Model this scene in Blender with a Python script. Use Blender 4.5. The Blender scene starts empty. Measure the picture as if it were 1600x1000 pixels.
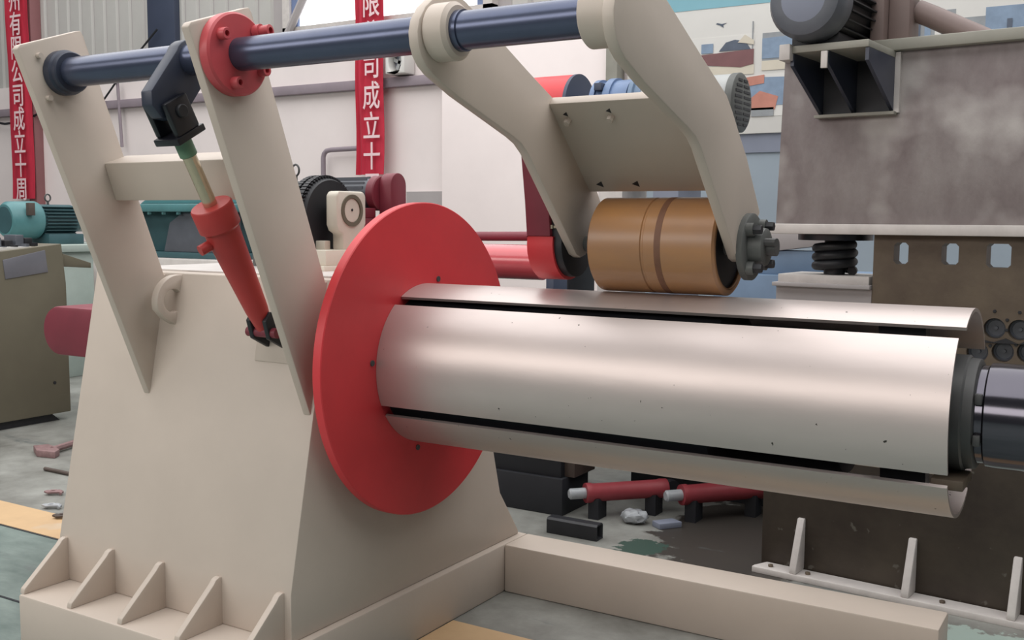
import bpy, bmesh, math, random
from mathutils import Vector, Matrix
random.seed(7)
scene = bpy.context.scene
C = scene.collection

# ------------------------------------------------------------------ camera
cam_d = bpy.data.cameras.new('camera')
cam = bpy.data.objects.new('camera', cam_d)
C.objects.link(cam)
yaw, pitch, roll = -0.547816, 0.095630, -0.006375
fw = Vector((math.sin(yaw)*math.cos(pitch), math.cos(yaw)*math.cos(pitch), -math.sin(pitch)))
rt = Vector((math.cos(yaw), -math.sin(yaw), 0))
dn = fw.cross(rt)
r2 = rt*math.cos(roll) + dn*math.sin(roll)
d2 = -rt*math.sin(roll) + dn*math.cos(roll)
mw = Matrix((( r2.x, -d2.x, -fw.x, 2.1725), (r2.y, -d2.y, -fw.y, -2.9754), (r2.z, -d2.z, -fw.z, 1.557), (0, 0, 0, 1)))
cam.matrix_world = mw
cam_d.sensor_width = 36
cam_d.lens = 1630.86/1600*36
cam_d.clip_end = 200
scene.camera = cam

# ------------------------------------------------------------------ light
w = bpy.data.worlds.new('world'); scene.world = w
w.use_nodes = True
w.node_tree.nodes['Background'].inputs[0].default_value = (0.90, 0.95, 1.0, 1)
w.node_tree.nodes['Background'].inputs[1].default_value = 0.10

def area(name, loc, target, sx, sy, power, col=(1, 1, 1)):
    l = bpy.data.lights.new(name, 'AREA'); l.shape = 'RECTANGLE'; l.size = sx; l.size_y = sy
    l.energy = power; l.color = col
    o = bpy.data.objects.new(name, l); C.objects.link(o)
    o.location = loc
    o.rotation_euler = (Vector(target) - Vector(loc)).to_track_quat('-Z', 'Y').to_euler()
    return o
area('skylight', (-2, 1.0, 8.5), (-2, 1.0, 0), 22, 14, 2300, (1.0, 0.99, 0.98))
area('high_side_windows', (-3.0, -9.0, 4.6), (-0.8, 0, 1.2), 13, 2.6, 480, (1.0, 0.95, 0.90))

vs = scene.view_settings
vs.view_transform = 'Standard'; vs.look = 'None'; vs.gamma = 1.0; vs.use_curve_mapping = False
vs.exposure = 0.0

# ------------------------------------------------------------------ materials
def lin(c):
    return tuple(((v/255)/12.92 if v/255 <= 0.04045 else (((v/255)+0.055)/1.055)**2.4) for v in c)

def mat(name, rgb, rough=0.5, metal=0.0, var=0.12, scale=6.0, bump=0.0, bscale=60.0, stretch=(1, 1, 1), rgb2=None, spec=0.5, lo=0.35, hi=0.7, detail=5, spots=None, coat=0.0):
    """Painted / worn surface: base colour modulated by noise between rgb and rgb2."""
    m = bpy.data.materials.new(name); m.use_nodes = True
    nt = m.node_tree; n = nt.nodes; L = nt.links
    b = n['Principled BSDF']
    c1 = lin(rgb); c2 = lin(rgb2) if rgb2 else tuple(v*(1-var) for v in c1)
    tc = n.new('ShaderNodeTexCoord'); mp = n.new('ShaderNodeMapping'); mp.inputs['Scale'].default_value = stretch
    L.new(tc.outputs['Object'], mp.inputs['Vector'])
    nz = n.new('ShaderNodeTexNoise'); nz.inputs['Scale'].default_value = scale; nz.inputs['Detail'].default_value = detail
    nz.inputs['Roughness'].default_value = 0.62
    L.new(mp.outputs[0], nz.inputs['Vector'])
    rp = n.new('ShaderNodeValToRGB'); rp.color_ramp.elements[0].position = lo; rp.color_ramp.elements[1].position = hi
    rp.color_ramp.elements[0].color = (*c2, 1); rp.color_ramp.elements[1].color = (*c1, 1)
    L.new(nz.outputs[0], rp.inputs[0])
    out = rp.outputs[0]
    if spots:
        scol, sscale, thr = spots
        n2 = n.new('ShaderNodeTexNoise'); n2.inputs['Scale'].default_value = sscale; n2.inputs['Detail'].default_value = 3
        L.new(tc.outputs['Object'], n2.inputs['Vector'])
        r3 = n.new('ShaderNodeValToRGB'); r3.color_ramp.elements[0].position = thr; r3.color_ramp.elements[1].position = thr+(0.16 if sscale < 4 else 0.03)
        L.new(n2.outputs[0], r3.inputs[0])
        mx = n.new('ShaderNodeMix'); mx.data_type = 'RGBA'
        L.new(r3.outputs[0], mx.inputs[0]); L.new(out, mx.inputs[6]); mx.inputs[7].default_value = (*lin(scol), 1)
        out = mx.outputs[2]
    L.new(out, b.inputs['Base Color'])
    b.inputs['Roughness'].default_value = rough; b.inputs['Metallic'].default_value = metal
    b.inputs['Specular IOR Level'].default_value = spec
    if coat: b.inputs['Coat Weight'].default_value = coat; b.inputs['Coat Roughness'].default_value = 0.25
    if bump:
        n3 = n.new('ShaderNodeTexNoise'); n3.inputs['Scale'].default_value = bscale; n3.inputs['Detail'].default_value = 3
        L.new(mp.outputs[0], n3.inputs['Vector'])
        bp = n.new('ShaderNodeBump'); bp.inputs['Strength'].default_value = bump; bp.inputs['Distance'].default_value = 0.01
        L.new(n3.outputs[0], bp.inputs['Height']); L.new(bp.outputs[0], b.inputs['Normal'])
    return m

M = {}
M['cream'] = mat('cream_paint', (199, 186, 174), 0.48, var=0.07, scale=2.5, bump=0.04, bscale=25)
M['cream2'] = mat('cream_machine_paint', (212, 206, 192), 0.5, var=0.10, scale=4)
M['red'] = mat('red_paint', (216, 60, 66), 0.45, var=0.14, scale=3.0, bump=0.03, bscale=30)
M['redcyl'] = mat('red_cylinder_paint', (188, 60, 58), 0.42, var=0.15, scale=5)
M['maroon'] = mat('maroon_paint', (128, 48, 62), 0.5, var=0.2, scale=4)
M['flange_red'] = mat('flange_red_paint', (196, 78, 84), 0.42, var=0.12, scale=8)
M['navy'] = mat('dark_navy_steel', (86, 93, 116), 0.27, metal=0.6, var=0.12, scale=8)
M['shadedred'] = mat('shaded_red_paint', (158, 62, 70), 0.5, var=0.2, scale=8)  # red dulled in the colour itself for barrels lying in shadow
M['tan'] = mat('brown_grey_cast', (134, 116, 112), 0.5, var=0.15, scale=6)
M['navydark'] = mat('dark_navy_paint', (54, 60, 76), 0.4, metal=0.1, var=0.15, scale=8)
M['black'] = mat('black_rubber', (34, 35, 40), 0.5, var=0.25, scale=12)
M['blackgloss'] = mat('black_gloss_paint', (24, 25, 32), 0.3, var=0.15, scale=6)
M['polished'] = mat('polished_dark_tube', (92, 90, 98), 0.14, metal=0.92, var=0.1, scale=4)
M['steel'] = mat('mandrel_steel', (208, 196, 192), 0.42, metal=0.74, var=0.14, scale=3.5, stretch=(0.25, 1.0, 1.0), bump=0.05, bscale=14,
                 spots=((70, 64, 60), 55, 0.735))
M['steelin'] = mat('dark_inner_steel', (92, 92, 92), 0.55, metal=0.5, var=0.2, scale=6)
M['rod'] = mat('chrome_rod', (214, 198, 172), 0.22, metal=0.85, var=0.1, scale=10)
M['bronze'] = mat('polyurethane_amber', (176, 126, 76), 0.42, var=0.22, scale=3.0, stretch=(0.6, 1.4, 1.4), rgb2=(150, 112, 84), spots=((130, 96, 76), 9, 0.72), coat=0.3)
M['bronze_groove'] = mat('amber_groove', (128, 88, 66), 0.6, var=0.3, scale=9)
M['darkgrey'] = mat('cast_dark_grey', (96, 98, 96), 0.5, metal=0.1, var=0.25, scale=10)
M['green'] = mat('green_primer', (104, 140, 112), 0.5, var=0.2, scale=12)
M['teal'] = mat('teal_machine_paint', (84, 134, 138), 0.42, var=0.15, scale=6)
M['tealdark'] = mat('teal_dark_paint', (58, 92, 98), 0.5, var=0.2, scale=6)
M['palegreen'] = mat('pale_green_paint', (166, 178, 172), 0.5, var=0.12, scale=5)
M['desk'] = mat('olive_desk_paint', (108, 102, 86), 0.5, var=0.12, scale=3)
M['plate_blank'] = mat('grey_name_plate', (120, 120, 128), 0.4, metal=0.2, var=0.1, scale=5)
M['white'] = mat('white_wall_paint', (236, 226, 224), 0.7, var=0.06, scale=1.2, spots=((190, 180, 178), 1.7, 0.72))
M['whitepanel'] = mat('white_panel_paint', (242, 231, 229), 0.6, var=0.05, scale=1.5, spots=((150, 140, 140), 9, 0.76))
M['greywall'] = mat('grey_wall_paint', (170, 164, 164), 0.7, var=0.08, scale=2)
M['cladding'] = mat('grey_cladding', (186, 184, 180), 0.55, metal=0.0, var=0.1, scale=1.0)
M['girt'] = mat('girt_steel', (146, 134, 142), 0.6, var=0.15, scale=5)
M['blueframe'] = mat('blue_window_frame', (112, 128, 164), 0.5, var=0.1, scale=4)
M['navypanel'] = mat('navy_panel', (64, 72, 92), 0.5, var=0.12, scale=2)
M['redcloth'] = mat('red_banner_cloth', (196, 42, 66), 0.8, var=0.22, scale=5, stretch=(3, 1, 0.6))
M['letter'] = mat('white_lettering', (238, 208, 212), 0.8, var=0.08, scale=8)
M['rust'] = mat('rusty_primer_plate', (146, 140, 138), 0.55, metal=0.1, rgb2=(96, 80, 82), scale=2.2, stretch=(1.5, 1.0, 0.7), bump=0.15, bscale=40, spots=((176, 171, 168), 2.7, 0.50), lo=0.3, hi=0.72, detail=8)
M['brown'] = mat('oily_brown_steel', (112, 100, 84), 0.5, metal=0.25, rgb2=(84, 72, 62), scale=3, bump=0.1, bscale=25, detail=8)
M['brownlow'] = mat('dark_oily_steel', (74, 66, 56), 0.5, metal=0.2, rgb2=(54, 46, 40), scale=3, bump=0.1, bscale=25, detail=8, spots=((96, 92, 84), 14, 0.66))
M['edge'] = mat('pale_edge_paint', (206, 200, 196), 0.55, var=0.15, scale=12)
M['olive'] = mat('olive_grey_flange', (150, 148, 138), 0.5, var=0.15, scale=6)
M['motorgrey'] = mat('grey_motor_cast', (92, 96, 104), 0.45, var=0.2, scale=8)
M['fangrey'] = mat('pale_grey_motor', (168, 170, 170), 0.45, var=0.1, scale=8)
M['blue'] = mat('blue_coupling_paint', (104, 128, 166), 0.4, var=0.18, scale=8)
M['paleblue'] = mat('pale_blue_grey_wall', (150, 162, 173), 0.65, var=0.08, scale=1.5)
M['slate'] = mat('slate_band', (128, 134, 150), 0.6, var=0.1, scale=2)
M['bluebed'] = mat('blue_machine_bed', (112, 136, 164), 0.5, var=0.2, scale=4)
M['dark'] = mat('dark_machine_frame', (34, 36, 42), 0.6, var=0.25, scale=4)
M['darkbrown'] = mat('dark_brown_post', (84, 72, 66), 0.6, var=0.2, scale=5)
M['board'] = mat('display_board', (216, 214, 210), 0.6, var=0.05, scale=1.5)
M['tealprint'] = mat('teal_print', (128, 178, 192), 0.6, var=0.08, scale=2)
M['printmaroon'] = mat('maroon_print', (124, 84, 86), 0.6, var=0.15, scale=9)
M['printblue'] = mat('blue_print', (132, 152, 176), 0.6, var=0.2, scale=9)
M['printgrey'] = mat('grey_print', (150, 154, 158), 0.6, var=0.2, scale=7)
M['printdark'] = mat('dark_print', (86, 96, 112), 0.6, var=0.2, scale=9)
M['printcream'] = mat('cream_print', (206, 198, 182), 0.6, var=0.06, scale=4)
M['printorange'] = mat('orange_print', (192, 130, 114), 0.6, var=0.15, scale=9)
M['yellow'] = mat('yellow_floor_paint', (208, 176, 134), 0.55, var=0.1, scale=3, rgb2=(192, 160, 122), spots=((190, 186, 176), 2.5, 0.62))
M['scrap'] = mat('pinkish_scrap', (150, 120, 120), 0.6, metal=0.2, var=0.3, scale=20)
M['column_red'] = mat('dull_red_column', (142, 96, 98), 0.6, var=0.12, scale=3)
M['foil'] = mat('clear_plastic_wrap', (170, 174, 178), 0.25, var=0.2, scale=14)

# lit window panes
mw_ = bpy.data.materials.new('daylit_pane'); mw_.use_nodes = True
bb = mw_.node_tree.nodes['Principled BSDF']
bb.inputs['Base Color'].default_value = (0.9, 0.93, 0.95, 1)
bb.inputs['Emission Color'].default_value = (0.95, 0.98, 1.0, 1); bb.inputs['Emission Strength'].default_value = 1.3
M['pane'] = mw_

# floor: painted concrete, worn; teal-grey on the near-left bay, grey elsewhere, stains, one patch with shade painted in
def floor_mat():
    m = bpy.data.materials.new('worn_painted_floor'); m.use_nodes = True
    nt = m.node_tree; n = nt.nodes; L = nt.links; b = n['Principled BSDF']
    tc = n.new('ShaderNodeTexCoord')
    def noise(s, d=6, st=(1, 1, 1), loc=(0, 0, 0)):
        mp = n.new('ShaderNodeMapping'); mp.inputs['Scale'].default_value = st; mp.inputs['Location'].default_value = loc
        L.new(tc.outputs['Object'], mp.inputs[0])
        z = n.new('ShaderNodeTexNoise'); z.inputs['Scale'].default_value = s; z.inputs['Detail'].default_value = d; z.inputs['Roughness'].default_value = 0.65
        L.new(mp.outputs[0], z.inputs['Vector']); return z.outputs[0]
    def ramp(f, p0, p1, c0=(0, 0, 0), c1=(1, 1, 1)):
        r = n.new('ShaderNodeValToRGB'); r.color_ramp.elements[0].position = p0; r.color_ramp.elements[1].position = p1
        r.color_ramp.elements[0].color = (*c0, 1); r.color_ramp.elements[1].color = (*c1, 1)
        L.new(f, r.inputs[0]); return r.outputs[0]
    def mix(f, a, c):
        x = n.new('ShaderNodeMix'); x.data_type = 'RGBA'; L.new(f, x.inputs[0])
        for s, i in ((a, 6), (c, 7)):
            if isinstance(s, tuple): x.inputs[i].default_value = (*s, 1)
            else: L.new(s, x.inputs[i])
        return x.outputs[2]
    sp = n.new('ShaderNodeSeparateXYZ'); L.new(tc.outputs['Object'], sp.inputs[0])
    base = ramp(noise(2.2), 0.3, 0.7, lin((98, 97, 92)), lin((156, 157, 152)))
    tealc = ramp(noise(3.0, 7, (1, 2, 1)), 0.3, 0.7, lin((90, 106, 102)), lin((136, 150, 145)))
    # bay boundary: y < 0.1 is the green painted bay
    mr = n.new('ShaderNodeMapRange'); mr.inputs[1].default_value = 0.13; mr.inputs[2].default_value = 0.09
    L.new(sp.outputs[1], mr.inputs[0])
    c = mix(mr.outputs[0], base, tealc)
    # the old green paint inside the frame is worn to grey
    # dark patch near the straightener: stain plus painted shadow and reflection
    def blob(cx, cy, rx, ry, amp=1.2, ns=7):
        mp = n.new('ShaderNodeMapping'); mp.vector_type = 'POINT'
        mp.inputs['Location'].default_value = (-cx/rx, -cy/ry, 0); mp.inputs['Scale'].default_value = (1/rx, 1/ry, 0)
        L.new(tc.outputs['Object'], mp.inputs[0])
        ln = n.new('ShaderNodeVectorMath'); ln.operation = 'LENGTH'; L.new(mp.outputs[0], ln.inputs[0])
        ad = n.new('ShaderNodeMath'); ad.operation = 'ADD'; L.new(ln.outputs['Value'], ad.inputs[0])
        ml = n.new('ShaderNodeMath'); ml.operation = 'MULTIPLY_ADD'; L.new(noise(ns, 7), ml.inputs[0]); ml.inputs[1].default_value = amp; ml.inputs[2].default_value = -amp/2
        L.new(ml.outputs[0], ad.inputs[1])
        return ramp(ad.outputs[0], 0.92, 1.0, (1, 1, 1), (0, 0, 0))
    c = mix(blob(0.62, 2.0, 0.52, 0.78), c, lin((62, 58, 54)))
    c = mix(blob(0.17, 1.50, 0.11, 0.15, 2.4, 16), c, lin((58, 78, 70)))
    c = mix(blob(1.85, 1.12, 0.45, 0.18, 2.0, 10), c, lin((160, 176, 168)))
    g = ramp(noise(1.1, 8, (1, 3, 1), (4, 2, 0)), 0.60, 0.70)
    c = mix(g, c, lin((96, 102, 102)))
    L.new(c, b.inputs['Base Color'])
    b.inputs['Roughness'].default_value = 0.42
    b.inputs['Specular IOR Level'].default_value = 0.4
    return m
M['floor'] = floor_mat()

# ------------------------------------------------------------------ mesh helpers
OFF = {}
def obj(name, bm, material, parent=None, smooth=40):
    off = OFF.get(parent.name, Vector((0, 0, 0))) if parent else Vector((0, 0, 0))
    if off.length: bmesh.ops.translate(bm, verts=bm.verts, vec=-off)
    bmesh.ops.recalc_face_normals(bm, faces=bm.faces)
    me = bpy.data.meshes.new(name); bm.to_mesh(me); bm.free()
    for p in me.polygons: p.use_smooth = True
    me.set_sharp_from_angle(angle=math.radians(smooth))
    me.materials.append(M[material] if isinstance(material, str) else material)
    o = bpy.data.objects.new(name, me); C.objects.link(o)
    if parent: o.parent = parent; OFF[o.name] = off
    return o

def thing(name, label, cat, loc=(0, 0, 0), rotz=0.0, group=None, local=False):
    o = bpy.data.objects.new(name, None); C.objects.link(o)
    o.location = loc; o.rotation_euler = (0, 0, rotz); o.empty_display_size = 0.1
    o['label'] = label; o['category'] = cat
    if group: o['group'] = group
    OFF[o.name] = Vector((0, 0, 0)) if local else Vector(loc)
    return o

def tag(o, label, cat, group=None):
    o['label'] = label; o['category'] = cat
    if group: o['group'] = group
    return o

def struct(name, bm, material, label, parent=None):
    o = obj(name, bm, material, parent)
    if not parent:
        o['kind'] = 'structure'; o['label'] = label
    return o

def B(): return bmesh.new()

def _bev(bm, vs, off, seg=2, angle=25):
    if off <= 0: return
    vset = set(vs)
    es = [e for e in bm.edges if e.verts[0] in vset and e.verts[1] in vset and len(e.link_faces) == 2 and e.calc_face_angle(0) > math.radians(angle)]
    bmesh.ops.bevel(bm, geom=es, offset=off, segments=seg, affect='EDGES', profile=0.5, clamp_overlap=True)

def box(bm, x0, x1, y0, y1, z0, z1, bev=0.0, seg=2):
    r = bmesh.ops.create_cube(bm, size=1)
    bmesh.ops.scale(bm, verts=r['verts'], vec=(x1-x0, y1-y0, z1-z0))
    bmesh.ops.translate(bm, verts=r['verts'], vec=((x0+x1)/2, (y0+y1)/2, (z0+z1)/2))
    _bev(bm, r['verts'], bev, seg)
    return bm

def axmap(axis, a, p):
    if axis == 'X': return (a, p[0], p[1])
    if axis == 'Y': return (p[0], a, p[1])
    return (p[0], p[1], a)

def prism(bm, pts, axis, a0, a1, bev=0.0, holes=(), seg=2, angle=25):
    tmp = bmesh.new()
    loops = [pts] + list(holes); edges = []
    for lp in loops:
        v = [tmp.verts.new(axmap(axis, a0, p)) for p in lp]
        edges += [tmp.edges.new((v[i], v[(i+1) % len(v)])) for i in range(len(v))]
    if holes:
        bmesh.ops.triangle_fill(tmp, edges=edges, use_beauty=True, use_dissolve=False)
        bmesh.ops.dissolve_limit(tmp, angle_limit=0.01, verts=tmp.verts, edges=tmp.edges)
    else:
        tmp.faces.new(tmp.verts[:])
    ex = bmesh.ops.extrude_face_region(tmp, geom=tmp.faces[:])
    vv = [g for g in ex['geom'] if isinstance(g, bmesh.types.BMVert)]
    d = Vector(axmap(axis, a1-a0, (0, 0)))
    bmesh.ops.translate(tmp, verts=vv, vec=d)
    bmesh.ops.recalc_face_normals(tmp, faces=tmp.faces)
    _bev(tmp, tmp.verts[:], bev, seg, angle)
    me = bpy.data.meshes.new('tmp'); tmp.to_mesh(me); tmp.free()
    bm.from_mesh(me); bpy.data.meshes.remove(me)
    return bm

def frame(d):
    d = Vector(d).normalized()
    u = d.cross(Vector((0, 0, 1)))
    if u.length < 1e-4: u = Vector((1, 0, 0))
    u.normalize(); return d, u, d.cross(u)

def lathe(bm, o, d, prof, seg=40, cap=True, a0=0.0, a1=2*math.pi):
    """prof: list of (t along axis, radius)."""
    o = Vector(o); d, u, v = frame(d)
    full = abs(a1-a0-2*math.pi) < 1e-6
    n = seg if full else seg+1
    rings = []
    for t, r in prof:
        rings.append([bm.verts.new(o + d*t + (u*math.cos(a0+(a1-a0)*i/seg) + v*math.sin(a0+(a1-a0)*i/seg))*max(r, 1e-5)) for i in range(n)])
    for a, b in zip(rings[:-1], rings[1:]):
        for i in range(seg):
            j = (i+1) % n
            bm.faces.new((a[i], a[j], b[j], b[i]))
    if cap:
        bm.faces.new(rings[0][::-1]); bm.faces.new(rings[-1])
    return bm

def cyl(bm, p0, p1, r0, r1=None, seg=32, bev=0.0):
    p0 = Vector(p0); p1 = Vector(p1); h = (p1-p0).length; r1 = r0 if r1 is None else r1
    if bev: prof = [(0, r0-bev), (bev, r0), (h-bev, r1), (h, r1-bev)]
    else: prof = [(0, r0), (h, r1)]
    return lathe(bm, p0, p1-p0, prof, seg)

def ringx(bm, x0, x1, y, z, ro, ri, seg=48):
    """hollow ring with axis along X"""
    o = Vector((x0, y, z)); d, u, v = frame((1, 0, 0)); h = x1-x0
    prof = [(0, ri), (0, ro), (h, ro), (h, ri)]
    rings = [[bm.verts.new(o + d*t + (u*math.cos(2*math.pi*i/seg) + v*math.sin(2*math.pi*i/seg))*r) for i in range(seg)] for t, r in prof]
    for k in range(4):
        a, b = rings[k], rings[(k+1) % 4]
        for i in range(seg):
            j = (i+1) % seg; bm.faces.new((a[i], a[j], b[j], b[i]))
    return bm

def shell(bm, x0, x1, cy, cz, R, th, a0, a1, seg=28, nx=6):
    """curved shell segment, axis along X; angle 0 points to -Y, 90 to +Z"""
    g = {}
    for k, r in enumerate((R, R-th)):
        for i in range(seg+1):
            a = math.radians(a0 + (a1-a0)*i/seg)
            for j in range(nx+1):
                g[k, i, j] = bm.verts.new((x0+(x1-x0)*j/nx, cy - r*math.cos(a), cz + r*math.sin(a)))
    for k in (0, 1):
        for i in range(seg):
            for j in range(nx):
                bm.faces.new((g[k, i, j], g[k, i+1, j], g[k, i+1, j+1], g[k, i, j+1]))
    for i in range(seg):
        for j in (0, nx): bm.faces.new((g[0, i, j], g[0, i+1, j], g[1, i+1, j], g[1, i, j]))
    for j in range(nx):
        for i in (0, seg): bm.faces.new((g[0, i, j], g[0, i, j+1], g[1, i, j+1], g[1, i, j]))
    return bm

def pipe(bm, pts, r, seg=10, cap=True):
    """tube swept along a polyline"""
    pts = [Vector(p) for p in pts]
    rings = []; up = None
    for i, p in enumerate(pts):
        t = (pts[min(i+1, len(pts)-1)] - pts[max(i-1, 0)]).normalized()
        if up is None:
            up = Vector((0, 0, 1)) if abs(t.z) < 0.9 else Vector((1, 0, 0))
        u = (up - t*up.dot(t)).normalized(); v = t.cross(u); up = u
        rings.append([bm.verts.new(p + (u*math.cos(2*math.pi*k/seg) + v*math.sin(2*math.pi*k/seg))*r) for k in range(seg)])
    for a, b in zip(rings[:-1], rings[1:]):
        for k in range(seg): bm.faces.new((a[k], a[(k+1) % seg], b[(k+1) % seg], b[k]))
    if cap: bm.faces.new(rings[0][::-1]); bm.faces.new(rings[-1])
    return bm

def arc(cy, cz, r, a0, a1, n=12):
    return [(cy + r*math.cos(math.radians(a0+(a1-a0)*i/n)), cz + r*math.sin(math.radians(a0+(a1-a0)*i/n))) for i in range(n+1)]

def circ(cy, cz, r, n=24): return [(cy + r*math.cos(2*math.pi*i/n), cz + r*math.sin(2*math.pi*i/n)) for i in range(n)]

def hexbolt(bm, p, d, r, h):
    return lathe(bm, p, d, [(0, r), (h*0.85, r), (h, r*0.85)], 6)

def socket_bolt(bm, p, d, r, h):
    return lathe(bm, p, d, [(0, r), (h*0.9, r), (h, r*0.9), (h, r*0.5), (h*0.5, r*0.5), (h*0.5, 0.0001)], 16, cap=False)

def letters(name, text, size, loc, rot, parent, material='letter', depth=0.002):
    cu = bpy.data.curves.new(name, 'FONT'); cu.body = text; cu.size = size; cu.align_x = 'CENTER'; cu.align_y = 'CENTER'; cu.extrude = depth; cu.offset = 0.003
    t = bpy.data.objects.new(name, cu); C.objects.link(t)
    dg = bpy.context.evaluated_depsgraph_get(); dg.update()
    me = bpy.data.meshes.new_from_object(t.evaluated_get(dg))
    bpy.data.objects.remove(t)
    me.transform(Matrix.Translation(Vector(loc)) @ rot.to_4x4() @ Matrix.Diagonal((0.78, 1, 1, 1)))
    off = OFF.get(parent.name, Vector((0, 0, 0))); me.transform(Matrix.Translation(-off))
    me.materials.clear(); me.materials.append(M[material])
    o = bpy.data.objects.new(name, me); C.objects.link(o); o.parent = parent; OFF[o.name] = off
    return o

# ================================================================== SETTING
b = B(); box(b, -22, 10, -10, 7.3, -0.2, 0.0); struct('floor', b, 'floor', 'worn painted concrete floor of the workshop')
b = B(); box(b, -22, 10, 7.0, 7.25, 0.0, 3.55)
wall = struct('wall_back', b, 'white', 'white plastered lower back wall of the hall')
b = B(); box(b, -22, 10, 7.06, 7.25, 3.55, 7.0)
b2 = struct('wall_back_upper', b, 'greywall', 'grey corrugated cladding above the white wall')
# cladding panels, with the window left open
px0 = -14.6; k = 0
shared = {}
while px0 < 3.0:
    wd = 0.272
    x1 = px0 + wd
    segs = [(3.55, 6.6)]
    if x1 > -7.35 and px0 < -4.05: segs = [(3.55, 3.86)]
    for z0, z1 in segs:
        key = (z0, z1)
        if key not in shared:
            b = B(); prism(b, [(0.012, 0), (wd-0.012, 0), (wd-0.04, -0.03), (0.04, -0.03)], 'Z', z0, z1)
            o = obj('cladding_panel', b, 'cladding', b2); shared[key] = o.data
        else:
            o = bpy.data.objects.new('cladding_panel', shared[key]); C.objects.link(o); o.parent = b2
        o.location = (px0, 7.06, 0)
    px0 = x1
b = B(); box(b, -22, -4.80, 6.9, 7.0, 3.10, 3.21, 0.006); struct('trim_1', b, 'girt', 'dull mauve steel girt running along the wall')
# window
b = B()
box(b, -7.28, -7.16, 6.94, 7.08, 3.84, 6.2); box(b, -4.28, -4.16, 6.94, 7.08, 3.84, 6.2); box(b, -7.28, -4.16, 6.94, 7.08, 3.84, 3.93)
win = struct('window_1', b, 'edge', 'bright daylit window in the cladding above the shaft')
b = B(); box(b, -7.16, -7.06, 6.98, 7.06, 3.93, 6.2); box(b, -4.38, -4.28, 6.98, 7.06, 3.93, 6.2); obj('window_frame', b, 'blueframe', win)
b = B(); box(b, -7.06, -4.38, 7.02, 7.04, 3.93, 6.2); obj('pane', b, 'pane', win)
b = B(); pipe(b, [(-7.15, 6.9, 3.85), (-6.2, 6.9, 5.3)], 0.05, 8); obj('brace', b, 'greywall', win)
b = B(); box(b, -9.78, -9.24, 6.93, 7.03, 3.83, 6.2, 0.01); struct('window_2', b, 'navypanel', 'dark navy shuttered window panel in the cladding')
b = B(); box(b, -12.45, -12.27, 6.85, 7.03, 0, 6.2, 0.01); struct('trim_2', b, 'column_red', 'dull red steel column on the back wall')
b = B(); box(b, -2.69, -2.56, 6.8, 6.98, 0, 6.2, 0.01); struct('trim_3', b, 'olive', 'grey green steel column beside the display board')
b = B(); box(b, -5.36, -4.78, 6.96, 7.0, 0, 1.88); struct('trim_4', b, 'greywall', 'grey dado strip low on the white wall')
b = B(); box(b, -22, -5.36, 6.97, 7.0, 0, 1.20); struct('trim_5', b, 'greywall', 'grey dado low on the left part of the wall')
b = B(); box(b, -2.5, 3.0, 6.97, 7.0, 0, 2.22); struct('trim_6', b, 'paleblue', 'pale blue painted lower wall below the posters')
b = B(); box(b, -2.5, 3.0, 6.95, 7.0, 2.22, 2.40); struct('trim_7', b, 'slate', 'slate grey band under the posters')

# yellow walkway line
b = B(); box(b, -9, -1.262, 0.10, 0.36, 0.0, 0.003); box(b, -0.068, 4.5, 0.02, 0.27, 0.0, 0.003)
struct('trim_8', b, 'yellow', 'worn yellow walkway line painted on the floor')
b = B(); box(b, -9, -1.3, 0.085, 0.097, 0.0, 0.002); pipe(b, [(-9, -0.62, 0.0), (-1.1, -0.5, 0.0)], 0.006, 6)
struct('trim_9', b, 'dark', 'dark joints between painted floor bays')

# banners -----------------------------------------------------------
RX = Matrix.Rotation(math.radians(90), 3, 'X')
def banner(label, xc, width, zb, zt, chars, size, pitch_, zfirst, xoff, fold):
    y = 6.80
    t = thing('hanging_banner', label, 'banner', (xc, y, zb), group='red slogan banners on the back wall')
    b = B(); nx, nz = 14, 16
    grid = [[None]*(nz+1) for _ in range(nx+1)]
    for i in range(nx+1):
        for j in range(nz+1):
            x = xc - width/2 + width*i/nx; z = zb + (zt-zb)*j/nz
            yy = y + 0.012*math.sin(i*0.9 + j*0.4) + (0.03*math.sin(i*1.3) if fold and i < 6 else 0)
            grid[i][j] = b.verts.new((x + 0.01*math.sin(j*1.1), yy, z))
    for i in range(nx):
        for j in range(nz): b.faces.new((grid[i][j], grid[i+1][j], grid[i+1][j+1], grid[i][j+1]))
    ex = bmesh.ops.extrude_face_region(b, geom=b.faces[:])
    bmesh.ops.translate(b, verts=[g for g in ex['geom'] if isinstance(g, bmesh.types.BMVert)], vec=(0, 0.006, 0))
    obj('cloth', b, 'redcloth', t)
    for i, ch in enumerate(chars):
        letters('lettering', ch, size, (xc+xoff, y-0.05, zfirst - i*pitch_), RX, t)
    return t
# left: characters run downwards
banner('red cloth banner with white characters hanging at the far left wall', -12.515, 0.55, 1.83, 6.2, '限公司成立十周', 0.37, 0.350, 4.05, 0.03, False)
t = banner('red cloth banner with white characters hanging behind the top shaft', -5.785, 0.42, 2.08, 6.2, '限公司成立十周', 0.34, 0.352, 4.03, 0.075, True)
for ch, dz in (('有', 4.40), ('州', 4.75)):
    letters('lettering', ch, 0.37, (-12.485, 6.75, dz), RX, bpy.data.objects['hanging_banner'])

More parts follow.
